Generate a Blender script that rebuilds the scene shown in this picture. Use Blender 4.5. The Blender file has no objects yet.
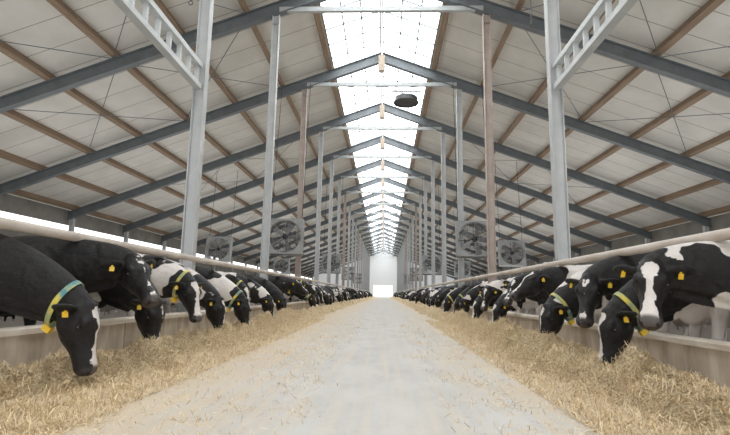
import bpy, math, random
import numpy as np
from mathutils import Vector, Matrix, noise
random.seed(7); np.random.seed(7)
S=bpy.context.scene
COL=S.collection
try: S.view_settings.view_transform='Standard'
except Exception: pass

# ---------------------------------------------------------------- materials
def newmat(name):
    m=bpy.data.materials.new(name); m.use_nodes=True
    nt=m.node_tree; b=nt.nodes['Principled BSDF']
    return m,nt,b
def N(nt,t,**kw):
    n=nt.nodes.new(t)
    for k,v in kw.items(): setattr(n,k,v)
    return n
def mathn(nt,op,a,b=None,c=None,clamp=False):
    n=N(nt,'ShaderNodeMath',operation=op); n.use_clamp=clamp
    for i,x in enumerate((a,b,c)):
        if x is None: continue
        if isinstance(x,(int,float)): n.inputs[i].default_value=x
        else: nt.links.new(x,n.inputs[i])
    return n.outputs[0]
def mixc(nt,f,a,b):
    n=N(nt,'ShaderNodeMix',data_type='RGBA')
    for s,x in ((n.inputs[0],f),(n.inputs[6],a),(n.inputs[7],b)):
        if isinstance(x,(int,float)): s.default_value=x
        elif isinstance(x,tuple): s.default_value=(*x,1) if len(x)==3 else x
        else: nt.links.new(x,s)
    return n.outputs[2]
def noisen(nt,vec,scale,detail=3,rough=.5):
    n=N(nt,'ShaderNodeTexNoise'); n.inputs['Scale'].default_value=scale
    n.inputs['Detail'].default_value=detail; n.inputs['Roughness'].default_value=rough
    if vec is not None: nt.links.new(vec,n.inputs['Vector'])
    return n.outputs[0]
def mapping(nt,vec,scale=(1,1,1)):
    m=N(nt,'ShaderNodeMapping'); m.inputs['Scale'].default_value=scale
    nt.links.new(vec,m.inputs[0]); return m.outputs[0]
def ramp(nt,f,a,b):
    n=N(nt,'ShaderNodeMapRange'); n.clamp=True
    n.inputs[1].default_value=a; n.inputs[2].default_value=b
    nt.links.new(f,n.inputs[0]); return n.outputs[0]
def bump(nt,b,h,strength=.3,dist=.01):
    n=N(nt,'ShaderNodeBump'); n.inputs['Strength'].default_value=strength; n.inputs['Distance'].default_value=dist
    nt.links.new(h,n.inputs['Height']); nt.links.new(n.outputs[0],b.inputs['Normal'])
def simple(name,c1,c2=None,scale=4,rough=.6,metal=0,stretch=(1,1,1),bs=0):
    m,nt,b=newmat(name); b.inputs['Roughness'].default_value=rough; b.inputs['Metallic'].default_value=metal
    tc=N(nt,'ShaderNodeTexCoord')
    v=mapping(nt,tc.outputs['Object'],stretch)
    n=noisen(nt,v,scale,4,.6)
    c2=c2 or tuple(x*.75 for x in c1)
    f=ramp(nt,n,.35,.68)
    nt.links.new(mixc(nt,f,c1,c2),b.inputs['Base Color'])
    if bs: bump(nt,b,n,bs,.01)
    return m
M_col=simple('painted_grey_steel',(.56,.57,.575),(.45,.47,.48),2,.5)
M_colrust=simple('rusty_primer_steel',(.50,.43,.39),(.38,.31,.27),2,.6)
M_raft=simple('dark_grey_steel',(.175,.195,.21),(.13,.145,.16),2,.5)
M_tie=simple('light_grey_steel',(.50,.53,.54),(.42,.45,.46),2,.5)
M_bar=simple('glazing_bar_grey',(.33,.37,.38),(.26,.30,.31),2,.5)
M_purlin=simple('brown_timber',(.33,.24,.165),(.21,.145,.10),3,.7,stretch=(6,.3,6))
M_white=simple('pale_grey_steel',(.60,.63,.64),(.50,.53,.54),2,.45)
M_rail=simple('worn_rail_steel',(.66,.60,.54),(.50,.43,.37),3,.45,stretch=(1,.5,1))
M_curb=simple('tan_concrete',(.70,.62,.52),(.38,.31,.24),3.5,.85,stretch=(1,1.2,.35),bs=.5)
M_cap=simple('worn_cap_concrete',(.86,.80,.71),(.62,.54,.45),4,.8,stretch=(1,.4,1),bs=.3)
M_beige=simple('brownish_plate',(.38,.31,.25),None,3,.6)
M_dark=simple('dark_housing',(.045,.047,.05),(.025,.025,.028),3,.5)
M_grey=simple('fan_grey_metal',(.32,.33,.33),(.25,.26,.26),3,.45)
M_blade=simple('fan_blade_metal',(.22,.22,.22),(.17,.17,.17),3,.45)
M_wall=simple('pale_concrete_wall',(.28,.27,.25),(.20,.19,.17),1,.85)
M_ground=simple('outside_ground',(.6,.6,.56),(.5,.5,.46),.3,.9)
M_yellow=simple('yellow_plastic',(.85,.60,.05),(.8,.5,.03),5,.4)
M_strap=simple('woven_collar_strap',(.78,.62,.06),(.08,.25,.28),6,.6)
M_eye=simple('dark_eye',(.008,.006,.005),(.01,.008,.006),2,.1)
M_chain=simple('chain_steel',(.12,.12,.12),None,4,.5)

# ceiling panels
M_ceil,nt,b=newmat('ceiling_panel'); tc=N(nt,'ShaderNodeTexCoord'); sx=N(nt,'ShaderNodeSeparateXYZ'); nt.links.new(tc.outputs['Object'],sx.inputs[0])
fy=mathn(nt,'FRACT',mathn(nt,'DIVIDE',mathn(nt,'ADD',sx.outputs[1],100),1.2))
line=mathn(nt,'LESS_THAN',fy,.025)
n1=noisen(nt,tc.outputs['Object'],.6,4,.6)
cell=N(nt,'ShaderNodeTexWhiteNoise',noise_dimensions='1D'); nt.links.new(mathn(nt,'FLOOR',mathn(nt,'DIVIDE',mathn(nt,'ADD',sx.outputs[1],100),1.2)),cell.inputs['W'])
base=mixc(nt,ramp(nt,n1,.33,.68),(.78,.765,.725),(.64,.625,.58))
base=mixc(nt,mathn(nt,'MULTIPLY',cell.outputs[0],.28),base,(.56,.545,.51))
nt.links.new(mixc(nt,line,base,(.28,.25,.215)),b.inputs['Base Color']); b.inputs['Roughness'].default_value=.7

# skylight
M_sky,nt,b=newmat('skylight_polycarbonate')
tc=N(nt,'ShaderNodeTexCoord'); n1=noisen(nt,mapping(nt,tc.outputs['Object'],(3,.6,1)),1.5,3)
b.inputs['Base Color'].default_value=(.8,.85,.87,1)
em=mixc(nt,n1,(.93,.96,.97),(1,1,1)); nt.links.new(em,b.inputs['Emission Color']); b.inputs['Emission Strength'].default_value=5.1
M_gable,nt,b=newmat('gable_polycarbonate')
b.inputs['Base Color'].default_value=(.55,.57,.57,1); b.inputs['Emission Color'].default_value=(.97,.98,1,1); b.inputs['Emission Strength'].default_value=.34

# floor
M_floor,nt,b=newmat('floor_concrete'); tc=N(nt,'ShaderNodeTexCoord'); O=tc.outputs['Object']
sx=N(nt,'ShaderNodeSeparateXYZ'); nt.links.new(O,sx.inputs[0])
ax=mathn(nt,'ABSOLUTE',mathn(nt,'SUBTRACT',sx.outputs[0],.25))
nb=noisen(nt,mapping(nt,O,(1,.45,1)),2.2,5,.65)
nf=noisen(nt,O,28,5,.7)
nff=noisen(nt,O,90,3,.7)
streak=noisen(nt,mapping(nt,O,(7,.18,1)),1.3,5,.65)
stain=noisen(nt,mapping(nt,O,(1.6,.5,1)),1.1,6,.7)
conc=mixc(nt,ramp(nt,nb,.38,.66),(.595,.585,.565),(.50,.49,.47))
conc=mixc(nt,mathn(nt,'MULTIPLY',ramp(nt,streak,.46,.66),.8),conc,(.64,.585,.505))
conc=mixc(nt,mathn(nt,'MULTIPLY',ramp(nt,stain,.54,.66),.4),conc,(.42,.40,.375))
conc=mixc(nt,mathn(nt,'MULTIPLY',ramp(nt,nff,.52,.75),.45),conc,(.40,.36,.31))
m=mathn(nt,'ADD',mathn(nt,'MULTIPLY',ax,.75),mathn(nt,'MULTIPLY',mathn(nt,'SUBTRACT',nb,.5),1.6))
m=mathn(nt,'ADD',m,mathn(nt,'MULTIPLY',mathn(nt,'SUBTRACT',streak,.5),1.2))
m=mathn(nt,'ADD',m,mathn(nt,'MULTIPLY',mathn(nt,'SUBTRACT',nf,.5),1.6))
mask=ramp(nt,m,.6,1.4)
dust=mixc(nt,ramp(nt,nff,.35,.65),(.73,.62,.47),(.53,.42,.29))
c=mixc(nt,mathn(nt,'MULTIPLY',mask,.88),conc,dust)
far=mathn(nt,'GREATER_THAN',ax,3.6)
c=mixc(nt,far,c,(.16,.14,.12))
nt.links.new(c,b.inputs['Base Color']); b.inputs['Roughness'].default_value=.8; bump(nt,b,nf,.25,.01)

# straw
M_straw,nt,b=newmat('chopped_straw'); g=N(nt,'ShaderNodeNewGeometry'); tc=N(nt,'ShaderNodeTexCoord')
r=g.outputs['Random Per Island']
nf=noisen(nt,tc.outputs['Object'],5,3)
c=mixc(nt,r,(.95,.80,.53),(.40,.26,.12)); c=mixc(nt,mathn(nt,'MULTIPLY',ramp(nt,nf,.45,.8),.5),c,(.95,.85,.64))
nt.links.new(c,b.inputs['Base Color']); b.inputs['Roughness'].default_value=.7
M_feed,nt,b=newmat('feed_mass'); tc=N(nt,'ShaderNodeTexCoord')
n1=noisen(nt,tc.outputs['Object'],48,5,.75); n2=noisen(nt,tc.outputs['Object'],4,6,.65)
c=mixc(nt,ramp(nt,n1,.38,.60),(.35,.23,.11),(.86,.71,.47)); c=mixc(nt,mathn(nt,'MULTIPLY',ramp(nt,n2,.50,.66),.55),c,(.54,.39,.21))
nt.links.new(c,b.inputs['Base Color']); b.inputs['Roughness'].default_value=.85; bump(nt,b,n1,1.,.04)

# cow coat
M_cow,nt,b=newmat('holstein_coat'); tc=N(nt,'ShaderNodeTexCoord'); oi=N(nt,'ShaderNodeObjectInfo')
sc=N(nt,'ShaderNodeSeparateColor'); nt.links.new(oi.outputs['Color'],sc.inputs[0])
vm=N(nt,'ShaderNodeVectorMath',operation='ADD'); nt.links.new(tc.outputs['Object'],vm.inputs[0])
cx=N(nt,'ShaderNodeCombineXYZ'); 
sd=mathn(nt,'MULTIPLY',sc.outputs[2],50.)
nt.links.new(sd,cx.inputs[0]); nt.links.new(sd,cx.inputs[1]); nt.links.new(cx.outputs[0],vm.inputs[1])
n1=noisen(nt,vm.outputs[0],2.5,2.5,.45)
ab=N(nt,'ShaderNodeAttribute',attribute_name='bias'); bl=N(nt,'ShaderNodeAttribute',attribute_name='blaze'); mz=N(nt,'ShaderNodeAttribute',attribute_name='muz')
v=mathn(nt,'ADD',mathn(nt,'ADD',n1,ab.outputs['Fac']),mathn(nt,'SUBTRACT',sc.outputs[0],.5))
w1=ramp(nt,v,.535,.547)
nfine=noisen(nt,vm.outputs[0],14,2)
v2=mathn(nt,'ADD',mathn(nt,'ADD',bl.outputs['Fac'],mathn(nt,'MULTIPLY',mathn(nt,'SUBTRACT',sc.outputs[1],.5),4.)),mathn(nt,'MULTIPLY',mathn(nt,'SUBTRACT',nfine,.5),5.))
w2=ramp(nt,v2,0,.25)
w=mathn(nt,'MAXIMUM',w1,w2)
hair=noisen(nt,mapping(nt,tc.outputs['Object'],(20,60,60)),3,3)
blk=mixc(nt,hair,(.004,.004,.005),(.015,.013,.013)); wht=mixc(nt,hair,(.84,.81,.78),(.68,.62,.58))
c=mixc(nt,w,blk,wht); c=mixc(nt,mz.outputs['Fac'],c,(.05,.042,.042))
ns=N(nt,'ShaderNodeAttribute',attribute_name='nostril'); c=mixc(nt,ns.outputs['Fac'],c,(.003,.003,.003))
nt.links.new(c,b.inputs['Base Color']); b.inputs['Roughness'].default_value=.38
b.inputs['Specular IOR Level'].default_value=.35
muscle=noisen(nt,mapping(nt,tc.outputs['Object'],(1,1.4,1)),6,2)
hb=mathn(nt,'ADD',mathn(nt,'MULTIPLY',hair,.4),mathn(nt,'MULTIPLY',muscle,2.1))
bump(nt,b,hb,.8,.03)

# ---------------------------------------------------------------- mesh helpers
class MB:
    def __init__(s): s.v=[]; s.f=[]
    def add(s,V,F):
        o=len(s.v); s.v+= [tuple(p) for p in V]; s.f+=[tuple(i+o for i in f) for f in F]
    def box(s,c,d,M=None):
        x,y,z=[k/2 for k in d]
        V=[Vector((a*x,b_*y,e*z)) for a in(-1,1) for b_ in(-1,1) for e in(-1,1)]
        if M: V=[M@p for p in V]
        V=[p+Vector(c) for p in V]
        s.add(V,[(0,1,3,2),(4,6,7,5),(0,4,5,1),(2,3,7,6),(0,2,6,4),(1,5,7,3)])
    def prism(s,p0,p1,prof,up=Vector((0,0,1))):
        p0=Vector(p0);p1=Vector(p1); t=(p1-p0).normalized(); sd=t.cross(up).normalized(); u=sd.cross(t)
        V=[p+sd*a+u*c for p in(p0,p1) for a,c in prof]; n=len(prof)
        F=[(i,(i+1)%n,n+(i+1)%n,n+i) for i in range(n)]+[tuple(range(n))[::-1],tuple(range(n,2*n))]
        s.add(V,F)
    def bar(s,p0,p1,w,h,up=Vector((0,0,1))):
        s.prism(p0,p1,[(-w/2,-h/2),(w/2,-h/2),(w/2,h/2),(-w/2,h/2)],up)
    def ibeam(s,p0,p1,w,h,tf=.02,tw=.015,up=Vector((0,0,1))):
        a=w/2;c=h/2;q=tw/2
        s.prism(p0,p1,[(-a,-c),(a,-c),(a,-c+tf),(q,-c+tf),(q,c-tf),(a,c-tf),(a,c),(-a,c),(-a,c-tf),(-q,c-tf),(-q,-c+tf),(-a,-c+tf)],up)
    def cyl(s,p0,p1,r,n=16,r1=None):
        r1=r if r1 is None else r1
        p0=Vector(p0);p1=Vector(p1);t=(p1-p0).normalized()
        a=t.orthogonal().normalized(); c=t.cross(a)
        V=[p+(a*math.cos(k*2*math.pi/n)+c*math.sin(k*2*math.pi/n))*R for p,R in((p0,r),(p1,r1)) for k in range(n)]
        s.add(V,[(i,(i+1)%n,n+(i+1)%n,n+i) for i in range(n)]+[tuple(range(n))[::-1],tuple(range(n,2*n))])
    def torus(s,c,axis,R,r,n=32,m=8):
        axis=Vector(axis).normalized(); a=axis.orthogonal().normalized(); d=axis.cross(a); c=Vector(c); V=[]
        for i in range(n):
            t=i*2*math.pi/n; rad=a*math.cos(t)+d*math.sin(t)
            for j in range(m):
                q=j*2*math.pi/m; V.append(c+rad*(R+r*math.cos(q))+axis*r*math.sin(q))
        s.add(V,[(i*m+j,i*m+(j+1)%m,((i+1)%n)*m+(j+1)%m,((i+1)%n)*m+j) for i in range(n) for j in range(m)])
    def ell(s,c,r,n=20,m=12,M=None):
        c=Vector(c);V=[];F=[]
        for i in range(1,m):
            ph=math.pi*i/m
            for j in range(n):
                th=2*math.pi*j/n
                p=Vector((r[0]*math.sin(ph)*math.cos(th),r[1]*math.sin(ph)*math.sin(th),r[2]*math.cos(ph)))
                V.append((M@p if M else p)+c)
        top=Vector((0,0,r[2])); V.append((M@top if M else top)+c); V.append((M@-top if M else -top)+c)
        for i in range(m-2):
            for j in range(n): F.append((i*n+j,(i+1)*n+j,(i+1)*n+(j+1)%n,i*n+(j+1)%n))
        T=len(V)-2
        for j in range(n): F.append((T,j,(j+1)%n)); F.append((T+1,(m-2)*n+(j+1)%n,(m-2)*n+j))
        s.add(V,F)
    def mesh(s,name,mat,smooth=False):
        me=bpy.data.meshes.new(name); me.from_pydata(s.v,[],s.f); me.validate()
        me.materials.append(mat)
        if smooth: me.polygons.foreach_set('use_smooth',[True]*len(me.polygons))
        me.update(); return me
def obj(name,me,loc=(0,0,0),parent=None,label=None,cat=None,group=None,kind=None,rot=None,scale=None):
    o=bpy.data.objects.new(name,me); COL.objects.link(o); o.location=loc
    if rot: o.rotation_euler=rot
    if scale: o.scale=(scale,)*3
    if parent: o.parent=parent
    if label:o['label']=label
    if cat:o['category']=cat
    if group:o['group']=group
    if kind:o['kind']=kind
    return o

# ---------------------------------------------------------------- dims
Y0,Y1=-2.8,123.2; HW=18.2; SL=.37
FR=[Y0+6*k for k in range(22)]
def zr(x): return 11.70-SL*abs(x)     # rafter centre line
COLX=3.54
RH=.44
# floor & ground
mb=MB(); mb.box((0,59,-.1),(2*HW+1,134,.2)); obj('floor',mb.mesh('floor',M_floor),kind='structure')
mb=MB(); mb.box((0,80,-.35),(400,500,.3)); obj('ground',mb.mesh('ground',M_ground),kind='structure')
# ceiling
for sgn in(-1,1):
    mb=MB(); xs=(2.25*sgn,(HW+.6)*sgn)
    V=[]
    for x in xs:
        for y in(-6,124):
            z=zr(x)+.50; V+= [(x,y,z),(x,y,z+.12)]
    mb.add(V,[(0,2,6,4),(1,5,7,3),(0,1,3,2),(4,6,7,5),(0,4,5,1),(2,3,7,6)])
    obj('ceiling',mb.mesh('ceiling',M_ceil),kind='structure',label='pale grey insulated roof panels')
# windows (skylight panes per bay)
wi=1
panes={}
for sgn in(-1,1):
    mb=MB(); z0=zr(.06)+.54; z1=zr(2.25)+.54
    x0,x1=.06*sgn,2.25*sgn
    V=[(x0,.03,z0),(x1,.03,z1),(x0,5.97,z0),(x1,5.97,z1)]; V+=[(a,b_,c+.03) for a,b_,c in V]
    mb.add(V,[(0,1,3,2),(4,6,7,5),(0,4,5,1),(2,3,7,6),(0,2,6,4),(1,5,7,3)])
    pm=mb.mesh('skylight_pane',M_sky)
    fb=MB(); dz=-.045
    for k in range(5):
        y=k*1.2+.6; fb.bar((x0,y,z0+dz),(x1,y,z1+dz),.055,.06)
    for q in(0.0,.34,.67,1.0):
        x=x0+(x1-x0)*q; z=z0+(z1-z0)*q+dz-.03; fb.bar((x,0.03,z),(x,5.97,z),.055,.08)
    fm=fb.mesh('window_frame',M_bar); panes[sgn]=(pm,fm)
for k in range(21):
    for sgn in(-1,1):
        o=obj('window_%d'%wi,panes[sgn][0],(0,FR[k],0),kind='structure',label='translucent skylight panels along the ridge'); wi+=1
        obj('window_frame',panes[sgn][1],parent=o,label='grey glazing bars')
# side walls
for sgn,nm in((-1,'wall_left'),(1,'wall_right')):
    mb=MB(); x=HW*sgn
    mb.box((x,59,2.05),(.2,130,4.1)); mb.box((x,59,zr(HW)-.05),(.15,130,.85))
    obj(nm,mb.mesh(nm,M_wall),kind='structure')
mb=MB(); Y=124.1
V=[(-HW,Y,0),(-2.4,Y,0),(-2.4,Y,3.0),(-HW,Y,zr(HW)+.3),(HW,Y,0),(2.4,Y,0),(2.4,Y,3.0),(HW,Y,zr(HW)+.3),(0,Y,zr(0)+.3)]
mb.add(V,[(0,1,2,3),(4,7,6,5),(3,2,6,7,8)])
obj('wall_back',mb.mesh('wall_back',M_gable),kind='structure')
# purlins
px=[2.42,4.6,6.8,9.0,11.2,13.4,15.6,17.8]
for sgn in(-1,1):
    for x in px:
        mb=MB(); z=zr(x)+.36; up=Vector((SL*sgn,0,1)).normalized()
        mb.bar((0,-6,0),(0,124,0),.19,.26,up)
        obj('roof_purlin',mb.mesh('roof_purlin',M_purlin),(x*sgn,0,z),label='long brown timber roof purlin under the pale panels',cat='beam',group='roof purlins')
# roof frames
rm={}
for sgn in(-1,1):
    mb=MB(); mb.ibeam((0.0,0,zr(0)),(HW*sgn,0,zr(HW)),.24,RH,.03,.03); rm[sgn]=mb.mesh('rafter',M_raft)
mb=MB(); mb.bar((-COLX+.1,0,zr(COLX)-.02),(COLX-.1,0,zr(COLX)-.02),.14,.16); tm=mb.mesh('tie_beam',M_tie)
mb=MB(); mb.box((0,-.15,zr(0)-.38),(.30,.06,.85)); mb.box((0,-.21,zr(0)-.38),(.22,.06,.72)); rp=mb.mesh('ridge_plate',M_beige)
for y in FR:
    e=obj('roof_frame',None,(0,y,0),label='dark grey steel gable frame spanning the barn',cat='roof frame',group='steel roof frames')
    for sgn in(-1,1): obj('rafter',rm[sgn],parent=e)
    obj('tie_beam',tm,parent=e,label='light grey tie beam'); obj('ridge_plate',rp,parent=e,label='brownish box plate at the ridge')
# thin diagonal wind braces between frames
for sgn in(-1,1):
    for xa,xb in((4.6,9.0),(9.0,13.4)):
        for flip in(0,1):
            mb=MB(); p=(xa*sgn,.15,zr(xa)+.19); q=(xb*sgn,5.85,zr(xb)+.19)
            if flip: p=(xb*sgn,.15,zr(xb)+.17); q=(xa*sgn,5.85,zr(xa)+.17)
            mb.cyl(p,q,.014,8); bmz=mb.mesh('wind_brace_rod',M_raft)
            for k in (2,3,5,7,9): obj('wind_brace_rod',bmz,(0,FR[k],0),label='thin steel bracing rod between two roof frames',cat='bracing rod',group='roof bracing rods')
# columns
def colmesh(name,mat,H,base):
    mb=MB(); mb.ibeam((0,0,base),(0,0,H),.18,.235,.02,.018,up=Vector((1,0,0)))
    mb.box((0,0,base+.0125),(.30,.30,.025)); mb.box((0,0,H-.3),(.23,.16,.02))
    return mb.mesh(name,mat)
H=zr(COLX)-RH/2-.02
cm={0:colmesh('steel_column',M_col,H,0),1:colmesh('steel_column',M_colrust,H,0)}
ocm=colmesh('steel_column',M_col,zr(HW-.35)-RH/2-.02,0)
for i,y in enumerate(FR):
    for sgn in(-1,1):
        rusty=(sgn==1 and i in(3,9,13)) or (sgn==-1 and i in(4,8,12))
        obj('steel_column',cm[1 if rusty else 0],(COLX*sgn,y,0),label='tall steel column in reddish primer beside the feed barrier' if rusty else 'tall pale grey steel column beside the feed barrier',cat='column',group='feed alley columns')
        obj('steel_column',ocm,((HW-.35)*sgn,y,0),label='short grey steel column along the open side wall',cat='column',group='side wall columns')
# ladder girders
lg=MB()
for z in(4.88,5.32): lg.bar((0,3.35,z),(0,9.08,z),.14,.10)
y=3.5
while y<9.0:
    lg.bar((0,y,4.90),(0,y,5.30),.08,.05,up=Vector((0,1,0))); y+=.42
lgm=lg.mesh('lattice_girder',M_white)
for sgn in(-1,1): obj('lattice_girder',lgm,(COLX*sgn,0,0),label='pale grey steel ladder girder fixed between two columns',cat='girder',group='lattice girders')
# feed curb & rail
for sgn in(-1,1):
    mb=MB()
    y=-6.
    while y<124: 
        mb.box((0,y+1.24,.205),(.14,2.475,.41)); y+=2.5
    o=obj('feed_barrier',mb.mesh('feed_barrier',M_curb),(3.28*sgn,0,0),label='low tan concrete feed barrier along the alley',cat='barrier',group='feed barriers')
    mb=MB(); mb.prism((0,-6,.44),(0,124,.44),[(-.095,-.03),(.095,-.03),(.095,.02),(.08,.035),(-.08,.035),(-.095,.02)])
    obj('barrier_cap',mb.mesh('barrier_cap',M_cap),(-.005*sgn,0,0),parent=o,label='pale worn cap of the barrier')
    mb=MB(); mb.cyl((0,-6,0),(0,124,0),.052,20)
    o=obj('neck_rail',mb.mesh('neck_rail',M_rail,True),(3.22*sgn,0,1.42),label='long worn steel neck rail over the feed barrier',cat='rail',group='neck rails')
    bm_=MB(); bm_.box((.12*sgn,0,0),(.20,.08,.06)); bm_.torus((0,0,0),(0,1,0),.056,.012,16,6)
    bm=bm_.mesh('rail_bracket',M_col)
    for y in FR: obj('rail_bracket',bm,(0,y,0),parent=o)

# ---------------------------------------------------------------- fans
def fan_parts():
    R=.72; S_=.80
    h=MB(); n=48; V=[]
    for k in range(n):
        a=2*math.pi*k/n; c_,s_=math.cos(a),math.sin(a); q=S_/max(abs(c_),abs(s_))
        for yy in(-.2,.2):
            V.append((c_*(R+.02),yy,s_*(R+.02))); V.append((c_*q,yy,s_*q))
    F=[]
    for k in range(n):
        a=4*k; b_=4*((k+1)%n)
        F+=[(a,a+1,b_+1,b_),(a+2,b_+2,b_+3,a+3),(a,b_,b_+2,a+2),(a+1,a+3,b_+3,b_+1)]
    h.add(V,F)
    g=MB()
    for r in(.2,.37,.55,.70): g.torus((0,-.19,0),(0,1,0),r,.007,32,5)
    for k in range(8):
        a=k*math.pi/4; g.bar((.1*math.cos(a),-.19,.1*math.sin(a)),(.74*math.cos(a),-.19,.74*math.sin(a)),.014,.014,up=Vector((0,1,0)))
    bg_=MB()
    for i in range(12): bg_.torus((0,.19,0),(0,1,0),.10+.056*i,.010,32,5)
    for k in range(12):
        a=k*math.pi/6; bg_.bar((.05*math.cos(a),.19,.05*math.sin(a)),(.74*math.cos(a),.19,.74*math.sin(a)),.02,.02,up=Vector((0,1,0)))
    mo=MB(); mo.cyl((0,-.12,0),(0,.16,0),.12,20)
    bl=MB(); M=Matrix.Rotation(math.radians(28),3,'X')
    V=[M@Vector(p) for p in [(.1,-.015,-.06),(.66,-.015,-.17),(.69,-.015,.13),(.1,-.015,.06)]]+[M@Vector(p) for p in [(.1,.0,-.06),(.66,.0,-.17),(.69,.0,.13),(.1,.0,.06)]]
    bl.add(V,[(0,1,2,3),(7,6,5,4),(0,4,5,1),(1,5,6,2),(2,6,7,3),(3,7,4,0)])
    return h.mesh('fan_housing',M_grey),g.mesh('fan_guard',M_grey,True),bg_.mesh('fan_rear_guard',M_dark,True),mo.mesh('fan_motor',M_dark,True),bl.mesh('fan_blade',M_blade)
FP=fan_parts()
def fan(x,y,z,hang):
    e=obj('barn_fan',None,(x,y,z),label='square grey circulation fan hanging under the roof',cat='fan',group='circulation fans',scale=.93)
    e.rotation_euler=(math.radians(-8),0,0)
    obj('housing',FP[0],parent=e); obj('guard',FP[1],parent=e); obj('rear_guard',FP[2],parent=e,label='dark wire rear guard'); obj('motor',FP[3],parent=e)
    for k in range(5): obj('blade',FP[4],parent=e,rot=(0,k*math.pi*2/5,0))
    ha=MB()
    for a in(-.7,.7): ha.cyl((a,0,.78),(a,0,(hang-z)/.93),.014,8)
    obj('hanger_rod',ha.mesh('hanger_rod',M_dark),parent=e)
for y in(20.0,38.,56.,74.):
    for sgn in(-1,1): fan(3.9*sgn,y,3.12,zr(3.9)+.2)
for y in(28.5,46.5):
    for sgn in(-1,1): fan((9.6 if sgn<0 else 7.6)*sgn,y,3.3,zr(9.6 if sgn<0 else 7.6)+.2)
# ceiling ventilator
e=obj('ceiling_ventilator',None,(1.15,21.6,9.80),label='dark round drum ventilator hanging below the ridge skylight',cat='ventilator')
mb=MB(); mb.cyl((0,0,-.14),(0,0,.12),.56,32,.5); mb.cyl((0,0,.12),(0,0,.2),.5,32,.3); mb.torus((0,0,-.14),(0,0,1),.56,.035,32,8); obj('drum',mb.mesh('drum',M_dark,False),parent=e)
mb=MB()
for a in(-.5,.5):
    mb.cyl((a,0,.1),(a,0,1.5),.018,8)
mb.bar((-.7,0,.42),(.7,0,.42),.05,.06); obj('hanger_frame',mb.mesh('hanger_frame',M_tie),parent=e)
# hanging cables
for x,y,z0 in((-3.3,7.9,5.1),(3.35,9.9,5.8)):
    mb=MB(); z=zr(x)+.1
    mb.cyl((0,0,0),(0,0,z-z0-.9),.012,8)
    mb.torus((0,0,-.05),(0,1,0),.04,.01,12,6)
    obj('hanging_cable',mb.mesh('hanging_cable',M_chain),(x,y,z0+.9),label='thin dark cable with end ring hanging from the roof',cat='cable')

# ---------------------------------------------------------------- feed
def fheight(sgn,x,y):
    ax=abs(x)
    base=(2.12+.50*max(0,min(1,(5.4-y)/1.8)) if sgn<0 else 1.98)
    edge=base+.42*noise.noise(Vector((sgn*5,y*.7,0)))+.36*noise.noise(Vector((sgn*9,y*2.2,3)))+.22*noise.noise(Vector((x*6,y*6,3)))
    t=max(0,min(1,(ax-edge)/.42)); t=t*t*(3-2*t)
    ridge=1-.7*max(0,(ax-2.6)/.6)
    h=.18+.22*noise.noise(Vector((x*1.3,y*1.1,4)))+.20*noise.noise(Vector((x*3.4,y*3.4,7)))+.10*noise.noise(Vector((x*9,y*9,1)))+.04*noise.noise(Vector((x*22,y*22,1)))
    return t*max(h*ridge,.02)+ (.008*noise.noise(Vector((x*20,y*20,9))) if t>.02 else -.02)
ys=list(np.arange(-1,12,.035))+list(np.arange(12,40,.15))+list(np.arange(40,124,.6))
def strands(n,fx,fy,fz,lmin,lmax,w):
    V=np.zeros((n,4,3))
    for i in range(n):
        x=fx();y=fy(); z=fz(x,y)
        a=random.uniform(0,2*math.pi); p=random.gauss(0,.5); L=random.uniform(lmin,lmax)/2
        d=Vector((math.cos(a)*math.cos(p),math.sin(a)*math.cos(p),math.sin(p)))*L
        s=Vector((-math.sin(a),math.cos(a),random.uniform(-.6,.6)))*w*random.uniform(.6,1.4)
        c=Vector((x,y,z+abs(d.z)*.8+.003))
        V[i]=[c-d-s,c+d-s,c+d+s,c-d+s]
    return V.reshape(-1,3),[(4*i,4*i+1,4*i+2,4*i+3) for i in range(n)]
for sgn in(-1,1):
    mb=MB(); nx=46; V=[];F=[]
    for y in ys:
        for i in range(nx):
            x=sgn*(1.35+(3.185-1.35)*i/(nx-1)); V.append((x,y,fheight(sgn,x,y)))
    for j in range(len(ys)-1):
        for i in range(nx-1):
            a=j*nx+i; F.append((a,a+1,a+nx+1,a+nx) if sgn>0 else (a,a+nx,a+nx+1,a+1))
    mb.add(V,F)
    o=obj('feed_pile',mb.mesh('feed_pile',M_feed,True),label='long heap of golden chopped straw feed along the barrier',cat='feed',kind='stuff')
    def fy():
        return 2.2+14*random.random()**1.8
    def fxx():
        return sgn*(3.17-(1.5 if sgn<0 else 1.6)*random.random()**1.4)
    V,F=strands(62000,fxx,fy,lambda x,y:max(0,fheight(sgn,x,y)),.025,.11,.0019)
    m2=MB(); m2.add(V.tolist(),F)
    obj('straw',m2.mesh('straw',M_straw),parent=o,kind='stuff')
def fxl():
    s=random.choice((-1,1)); return s*(2.6-2.1*random.random()**1.6)+.15
clumps=[(fxl(),1.9+13*random.random()**1.5) for _ in range(420)]
def litter_xy():
    if random.random()<.5:
        cx_,cy_=random.choice(clumps); return cx_+random.gauss(0,.09),cy_+random.gauss(0,.12)
    return fxl(),1.8+16*random.random()**1.6
_p=[0,0]
def lx():
    _p[0],_p[1]=litter_xy(); return _p[0]
V,F=strands(26000,lx,lambda:_p[1],lambda x,y:max(0,fheight(1 if x>0 else -1,x,y)),.015,.075,.0017)
m2=MB(); m2.add(V.tolist(),F); obj('straw_litter',m2.mesh('straw_litter',M_straw),label='loose bits of straw scattered on the concrete alley',cat='straw',kind='stuff')

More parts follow.
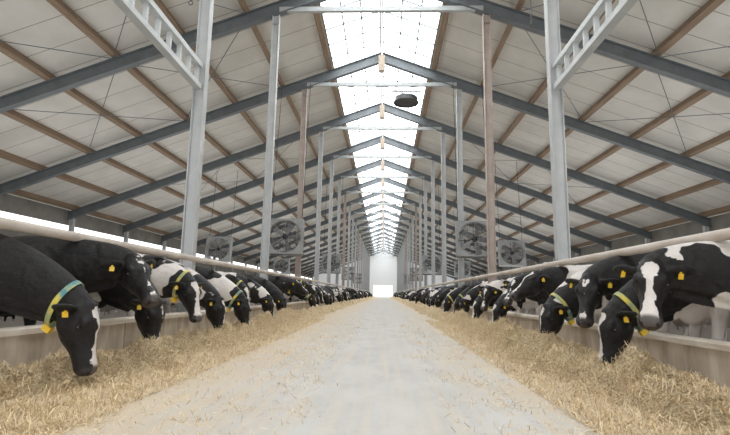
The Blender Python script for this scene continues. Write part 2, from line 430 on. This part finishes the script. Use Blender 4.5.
# ---------------------------------------------------------------- cows
def catmull(P,sub):
    out=[]
    n=len(P)
    for i in range(n-1):
        p0=P[max(i-1,0)];p1=P[i];p2=P[i+1];p3=P[min(i+2,n-1)]
        for k in range(sub):
            t=k/sub
            out.append([.5*((2*b_)+(-a+c)*t+(2*a-5*b_+4*c-d)*t*t+(-a+3*b_-3*c+d)*t**3) for a,b_,c,d in zip(p0,p1,p2,p3)])
    out.append(list(P[-1])); return out
def loft(mb,P,sub=4,n=22,M=None,jaw=0.,side=Vector((0,1,0))):
    P=catmull([list(map(float,p)) for p in P],sub); m=len(P)
    V=[]
    C=[Vector(p[:3]) for p in P]
    for i,p in enumerate(P):
        t=(C[min(i+1,m-1)]-C[max(i-1,0)]).normalized()
        s=(side-side.dot(t)*t).normalized(); u=t.cross(s)
        ry,rz=max(p[3],.004),max(p[4],.004)
        for k in range(n):
            a=2*math.pi*k/n; ca,sa=math.cos(a),math.sin(a)
            yy=ry*ca*(1-jaw*max(0,-sa)); V.append(C[i]+s*yy+u*(rz*sa))
    if M: V=[M@v for v in V]
    F=[(i*n+k,i*n+(k+1)%n,(i+1)*n+(k+1)%n,(i+1)*n+k) for i in range(m-1) for k in range(n)]
    F+=[tuple(range(n))[::-1],tuple(range((m-1)*n,m*n))]
    mb.add(V,F)
HEAD=[(-.10,0,-.03,.08,.10),(-.03,0,-.015,.112,.13),(.05,0,-.035,.132,.162),(.13,0,-.055,.138,.176),(.20,0,-.067,.118,.166),(.28,0,-.068,.090,.134),(.36,0,-.070,.080,.110),(.43,0,-.073,.088,.100),(.49,0,-.076,.100,.098),(.53,0,-.082,.092,.086),(.56,0,-.09,.062,.056)]
def bez(a,b_,c,d,t): return a*(1-t)**3+b_*3*t*(1-t)**2+c*3*t*t*(1-t)+d*t**3
def nsec(t):
    w=.235*(1-t)+.108*t; h=(.36*(1-t)+.165*t); return w,h
def _ell(M,c,r):
    t=MB(); t.ell(c,r,20,14); return [M@Vector(v) for v in t.v],t.f
def make_cow(key,poll,pitch,yaw,roll,voxel,parts=True):
    mb=MB()
    T=[(-1.74,0,1.20,.06,.08),(-1.69,0,1.19,.16,.19),(-1.56,0,1.14,.245,.275),(-1.36,0,1.08,.285,.335),(-1.1,0,1.01,.31,.375),(-.8,0,.96,.36,.415),(-.5,0,.96,.355,.43),(-.22,0,1.0,.30,.415),(-.02,0,1.03,.255,.38),(.12,0,1.05,.20,.31),(.24,0,1.05,.13,.22)]
    loft(mb,T,5,28)
    Mh=Matrix.Translation(poll)@Matrix.Rotation(math.radians(yaw),4,'Z')@Matrix.Rotation(math.radians(-pitch),4,'Y')@Matrix.Rotation(math.radians(roll),4,'X')
    hd=(Mh.to_3x3()@Vector((1,0,0))).normalized()
    a=Vector((-.12,0,1.05)); e=Mh@Vector((.0,0,-.045))
    horiz=Vector((e.x-a.x,e.y,e.z-a.z)).normalized()
    p1=a+Vector((.34,0,.0 if pitch<-60 else .04)); mixd=(hd*.5+horiz*.5).normalized(); p2=e-mixd*.28
    NP=[]
    K=8
    for i in range(K+1):
        t=i/K; c=bez(a,p1,p2,e,t); w,h=nsec(t)
        NP.append((c.x,c.y,c.z,w,h))
    loft(mb,NP,3,24)
    dl=[]
    for i in range(2,9):
        t=i/10; c=bez(a,p1,p2,e,t); d=(bez(a,p1,p2,e,t+.02)-bez(a,p1,p2,e,t-.02)).normalized(); w,h=nsec(t)
        s_=(Vector((0,1,0))-d.y*d).normalized(); u_=d.cross(s_); q=c-u_*(h*.9); dl.append((q.x,q.y,q.z,.035,.075*math.sin(math.pi*(i-1)/9)+.02))
    loft(mb,dl,2,14)
    loft(mb,HEAD,4,26,M=Mh,jaw=.2)
    for s in(-1,1):
        mb.add(*_ell(Mh,(.12,s*.100,.045),(.06,.038,.038)))
        mb.add(*_ell(Mh,(.10,s*.082,-.13),(.10,.04,.07)))
        mb.add(*_ell(Mh,(.515,s*.052,-.045),(.035,.038,.034)))
        Me=Mh@Matrix.Translation((-.01,s*.10,.0))@Matrix.Rotation(math.radians(12*s),4,'Z')@Matrix.Rotation(math.radians(-10*s),4,'X')
        loft(mb,[(0,0,0,.022,.028),(0,.05*s,0,.03,.05),(.0,.11*s,-.005,.03,.072),(-.005,.17*s,-.012,.026,.062),(-.01,.215*s,-.02,.019,.036),(-.012,.235*s,-.024,.008,.012)],3,14,M=Me,side=Vector((1,0,0)))
    mb.add(*_ell(Mh,(-.01,0,.085),(.06,.06,.05)))
    mb.ell((.08,0,.78),(.18,.13,.20))
    for s in(-1,1):
        mb.ell((-.10,.15*s,.98),(.17,.125,.33)); mb.ell((-1.22,.20*s,1.33),(.10,.075,.06)); mb.ell((-1.38,.17*s,.98),(.22,.13,.26))
        f=.05*s
        loft(mb,[(-.08,.17*s,1.0,.09,.15),(-.10,.18*s,.80,.075,.115),(-.07,.18*s,.62,.058,.075),(-.03,.18*s,.43,.052,.058),(-.05+f,.18*s,.34,.036,.04),(-.05+f,.18*s,.20,.034,.037),(-.03+f,.18*s,.12,.044,.047),(.0+f,.18*s,.07,.048,.055),(.01+f,.18*s,.0,.055,.07)],3,16)
        loft(mb,[(-1.38,.18*s,1.02,.11,.20),(-1.25,.21*s,.82,.095,.16),(-1.34,.20*s,.66,.065,.10),(-1.48,.19*s,.52,.045,.065),(-1.47-f,.18*s,.40,.036,.045),(-1.45-f,.18*s,.24,.034,.038),(-1.43-f,.18*s,.13,.044,.047),(-1.40-f,.18*s,.07,.048,.056),(-1.38-f,.18*s,.0,.055,.07)],3,16)
    mb.ell((-1.13,0,.60),(.24,.17,.15))
    for s in(-1,1):
        for q in(-1.22,-1.04): mb.cyl((q,s*.07,.54),(q,s*.07,.40),.022,10,.016)
    loft(mb,[(-1.66,0,1.36,.05,.05),(-1.75,0,1.30,.035,.035),(-1.80,0,1.05,.024,.024),(-1.80,0,.75,.022,.022),(-1.80,0,.58,.05,.05),(-1.79,0,.38,.02,.02)],3,10)
    tmp=bpy.data.objects.new('tmp',mb.mesh('tmp',M_cow)); COL.objects.link(tmp)
    md=tmp.modifiers.new('r','REMESH'); md.mode='VOXEL'; md.voxel_size=voxel; md.use_smooth_shade=True
    ms=tmp.modifiers.new('s','SMOOTH'); ms.factor=.5; ms.iterations=3 if voxel<.03 else 1
    dg=bpy.context.evaluated_depsgraph_get(); me=bpy.data.meshes.new_from_object(tmp.evaluated_get(dg)); me.name='cow_'+key
    om=tmp.data; bpy.data.objects.remove(tmp); bpy.data.meshes.remove(om)
    if not me.materials: me.materials.append(M_cow)
    nv=len(me.vertices); co=np.zeros(nv*3); me.vertices.foreach_get('co',co); co=co.reshape(-1,3)
    Mi=np.array(Mh.inverted()); hc=co@Mi[:3,:3].T+Mi[:3,3]
    inh=(hc[:,0]>-.12)&(np.linalg.norm(hc-np.array([.2,0,-.05]),axis=1)<.47)&(co[:,0]>.3)
    bias=np.zeros(nv)
    bias-=.05*np.clip((co[:,0]-.0)/.4,0,1)
    leg=(co[:,2]<.45); bias[leg]+=.15*np.clip((.45-co[leg,2])/.15,0,1)
    bel=(co[:,0]<0.3)&(co[:,2]<.78); bias[bel]+=.10*np.clip((.78-co[bel,2])/.1,0,1)
    bias[inh]=-.5
    hx,hy,hz=hc[:,0],np.abs(hc[:,1]),hc[:,2]
    wd=.030+.034*np.exp(-((hx-.06)/.07)**2)+.03*np.clip((hx-.3)/.15,0,1)
    bz=np.clip((wd-hy)/.015,-3,2); top=(hz>-.055)&(hx>-.0)&inh; bz=np.where(top,bz,-3.)
    mz_=np.where(inh,np.clip((hx-.485)/.03,0,1),0.)*.9
    no=np.where(inh&(((hx-.545)/.022)**2+((hy-.052)/.02)**2+((hz+.05)/.03)**2<1.),1.,0.)
    for nm,arr in(('bias',bias),('blaze',bz),('muz',mz_),('nostril',no)):
        at=me.attributes.new(nm,'FLOAT','POINT'); at.data.foreach_set('value',arr.astype(np.float32))
    me.polygons.foreach_set('use_smooth',[True]*len(me.polygons)); me.update()
    P={'body':me}
    if parts:
        ep=[]
        for s in(-1,1):
            x=MB(); x.ell(Mh@Vector((.15,s*.122,.0)),(.022,.022,.022),14,10); ep.append(x.mesh('eye',M_eye,True))
        P['eye']=ep; tg=[]
        for s in(-1,1):
            c=Mh@Vector((.0,s*.225,-.02)); x=MB(); R=Matrix.Rotation(math.radians(40*s+yaw),3,'Z')@Matrix.Rotation(.25*s,3,'Y')
            x.box(c+Vector((0,0,-.022)),(.009,.046,.048),R); x.box(c+Vector((0,0,.008)),(.011,.018,.024),R)
            tg.append(x.mesh('ear_tag',M_yellow))
        P['tag']=tg
        t=.84; c=bez(a,p1,p2,e,t); d=(bez(a,p1,p2,e,t+.02)-bez(a,p1,p2,e,t-.02)).normalized()
        w,h=nsec(t)
        s=(Vector((0,1,0))-d.y*d).normalized(); u=d.cross(s)
        x=MB(); n=36; V=[]
        for k in range(n):
            q=2*math.pi*k/n
            for r_,o_ in((.000,-.025),(.008,-.025),(.008,.025),(.000,.025)):
                lo=max(0,-math.sin(q))
                V.append(c+s*(w+r_)*math.cos(q)+u*((h+r_)*math.sin(q)-.05*lo)+d*(o_+.03*lo))
        x.add(V,[(k*4+j,k*4+(j+1)%4,((k+1)%n)*4+(j+1)%4,((k+1)%n)*4+j) for k in range(n) for j in range(4)])
        P['collar']=x.mesh('collar',M_strap)
        x=MB(); R=Matrix((d,s,u)).transposed(); x.box(c-u*(h+.08)+d*.03,(.075,.06,.055),R); P['trans']=x.mesh('transponder',M_yellow)
    return P
VX=.014
specs={'graze':(Vector((.90,0,.66)),-70,0,0),'graze_near':(Vector((.86,.16,.66)),-64,18,6),'graze_far':(Vector((.88,-.18,.64)),-76,-15,-5),
 'reach':(Vector((1.0,.02,.66)),-72,4,0),
 'look_reach':(Vector((.95,.0,1.09)),-50,56,-4),'look_pos':(Vector((.70,.10,1.12)),-38,50,-8),'look_neg':(Vector((.92,-.02,1.10)),-40,-28,6),
 'raised':(Vector((.78,.02,1.16)),-30,8,0),
 'half_pos':(Vector((.74,.10,1.0)),-55,50,0),'half_neg':(Vector((.78,-.08,.92)),-60,-30,0)}
CW={k:make_cow(k,*v,VX) for k,v in specs.items()}
LOW={k:make_cow(k+'_far',*specs[k],.04,parts=False) for k in('graze','graze_near','graze_far','half_pos','half_neg','raised')}
def cow(sgn,y,key,coat,label,parts=True,dx=0,sc=1.,rz=0.,collar=True,tags=(1,1)):
    P=(CW if parts else LOW)[key]
    o=obj('cow',P['body'],((3.49+dx)*sgn,y,0),label=label,cat='cow',group='dairy cows at the feed barrier',rot=(0,0,(math.pi if sgn>0 else 0)+rz),scale=sc)
    o.color=(*coat,1)
    if parts:
        for m_ in P['eye']: obj('eye',m_,parent=o)
        for q,m_ in zip(tags,P['tag']):
            if q: obj('ear_tag',m_,parent=o,label='yellow plastic ear tag')
        if collar:
            c=obj('collar',P['collar'],parent=o,label='yellow and green woven neck strap'); obj('transponder',P['trans'],parent=c,label='yellow plastic transponder')
cow(-1,4.3,'reach',(.34,.26,.11),'black cow eating with lowered head, white face mark, yellow tags',dx=-.02)
cow(-1,5.35,'look_neg',(.38,-.2,.31),'black cow with raised head turned outward, yellow ear tags',sc=1.02,collar=False,dx=.02)
cow(-1,6.3,'graze_far',(.46,-.1,.52),'black cow eating with lowered black head behind the rail',collar=False,sc=1.03,dx=.1)
cow(-1,7.4,'half_neg',(.58,.55,.37),'black and white cow with half lowered head by the column')
cow(-1,8.5,'graze',(.60,.3,.77),'white patched cow eating next to the column',collar=False,dx=.1)
cow(1,4.5,'look_reach',(.585,.58,.66),'black and white cow with raised head and white blaze',dx=.08,sc=1.0,collar=False)
cow(1,5.38,'graze',(.50,.30,.81),'black cow eating straw with head on the heap',dx=.08)
cow(1,6.3,'half_pos',(.46,.0,.45),'black cow with half raised dark head and yellow tags',collar=False,dx=.04,sc=1.03)
cow(1,7.4,'graze_near',(.61,.15,.93),'black and white cow eating with lowered dark head')
cow(1,8.45,'raised',(.62,.35,.13),'white sided cow with raised head beside the column',collar=False,dx=.1)
labs=['black and white cow eating with lowered head at the barrier']
for k in range(2,21):
    for sgn in(-1,1):
        n=random.choice((4,4,5))
        for j in range(n):
            y=FR[k]+.75+(4.5)*j/(n-1)+random.uniform(-.2,.2)*(1 if 0<j<n-1 else .3)
            near=y<24
            key=random.choice(['graze','graze','graze_near','graze_far','half','half','raised'])
            if key=='half': key=('half_neg' if sgn<0 else 'half_pos')
            if near and key[:4]=='half' and random.random()<.4: key='look_neg' if sgn<0 else 'look_pos'
            lab='black and white cow with raised head at the barrier' if key[:4] in('look','half','rais') else labs[0]
            cow(sgn,y,key,(random.uniform(.42,.62),random.uniform(-.1,.6),random.random()),lab,parts=near,dx=random.uniform(-.02,.35),sc=random.uniform(.94,1.0),rz=random.uniform(-.08,.08),collar=random.random()<.45,tags=(1,1))

# ---------------------------------------------------------------- world & lights
W=bpy.data.worlds.new('world'); S.world=W; W.use_nodes=True; bg=W.node_tree.nodes['Background']
bg.inputs[0].default_value=(.99,.995,1,1); bg.inputs[1].default_value=2.0
for sgn in(-1,1):
    L=bpy.data.lights.new('added_bounce_fill','AREA'); L.shape='RECTANGLE'; L.size=9; L.size_y=125; L.energy=2450; L.color=(1,.985,.955)  # added fill, not a barn lamp: stands in for daylight bounced onto ceiling
    o=bpy.data.objects.new('added_bounce_fill',L); COL.objects.link(o); o.location=(10.5*sgn,58,2.4); o.rotation_euler=(math.pi,0,0)

# ---------------------------------------------------------------- camera
cam=bpy.data.cameras.new('camera'); co_=bpy.data.objects.new('camera',cam); COL.objects.link(co_)
cam.sensor_width=36; cam.lens=24.0; cam.clip_end=600; cam.clip_start=.05
Mc=Matrix.Translation((.22,0,.85))@Matrix.Rotation(math.radians(2.35),4,'Z')@Matrix.Rotation(math.radians(90+8.9),4,'X')@Matrix.Rotation(math.radians(1.0),4,'Z')
co_.matrix_world=Mc
S.camera=co_
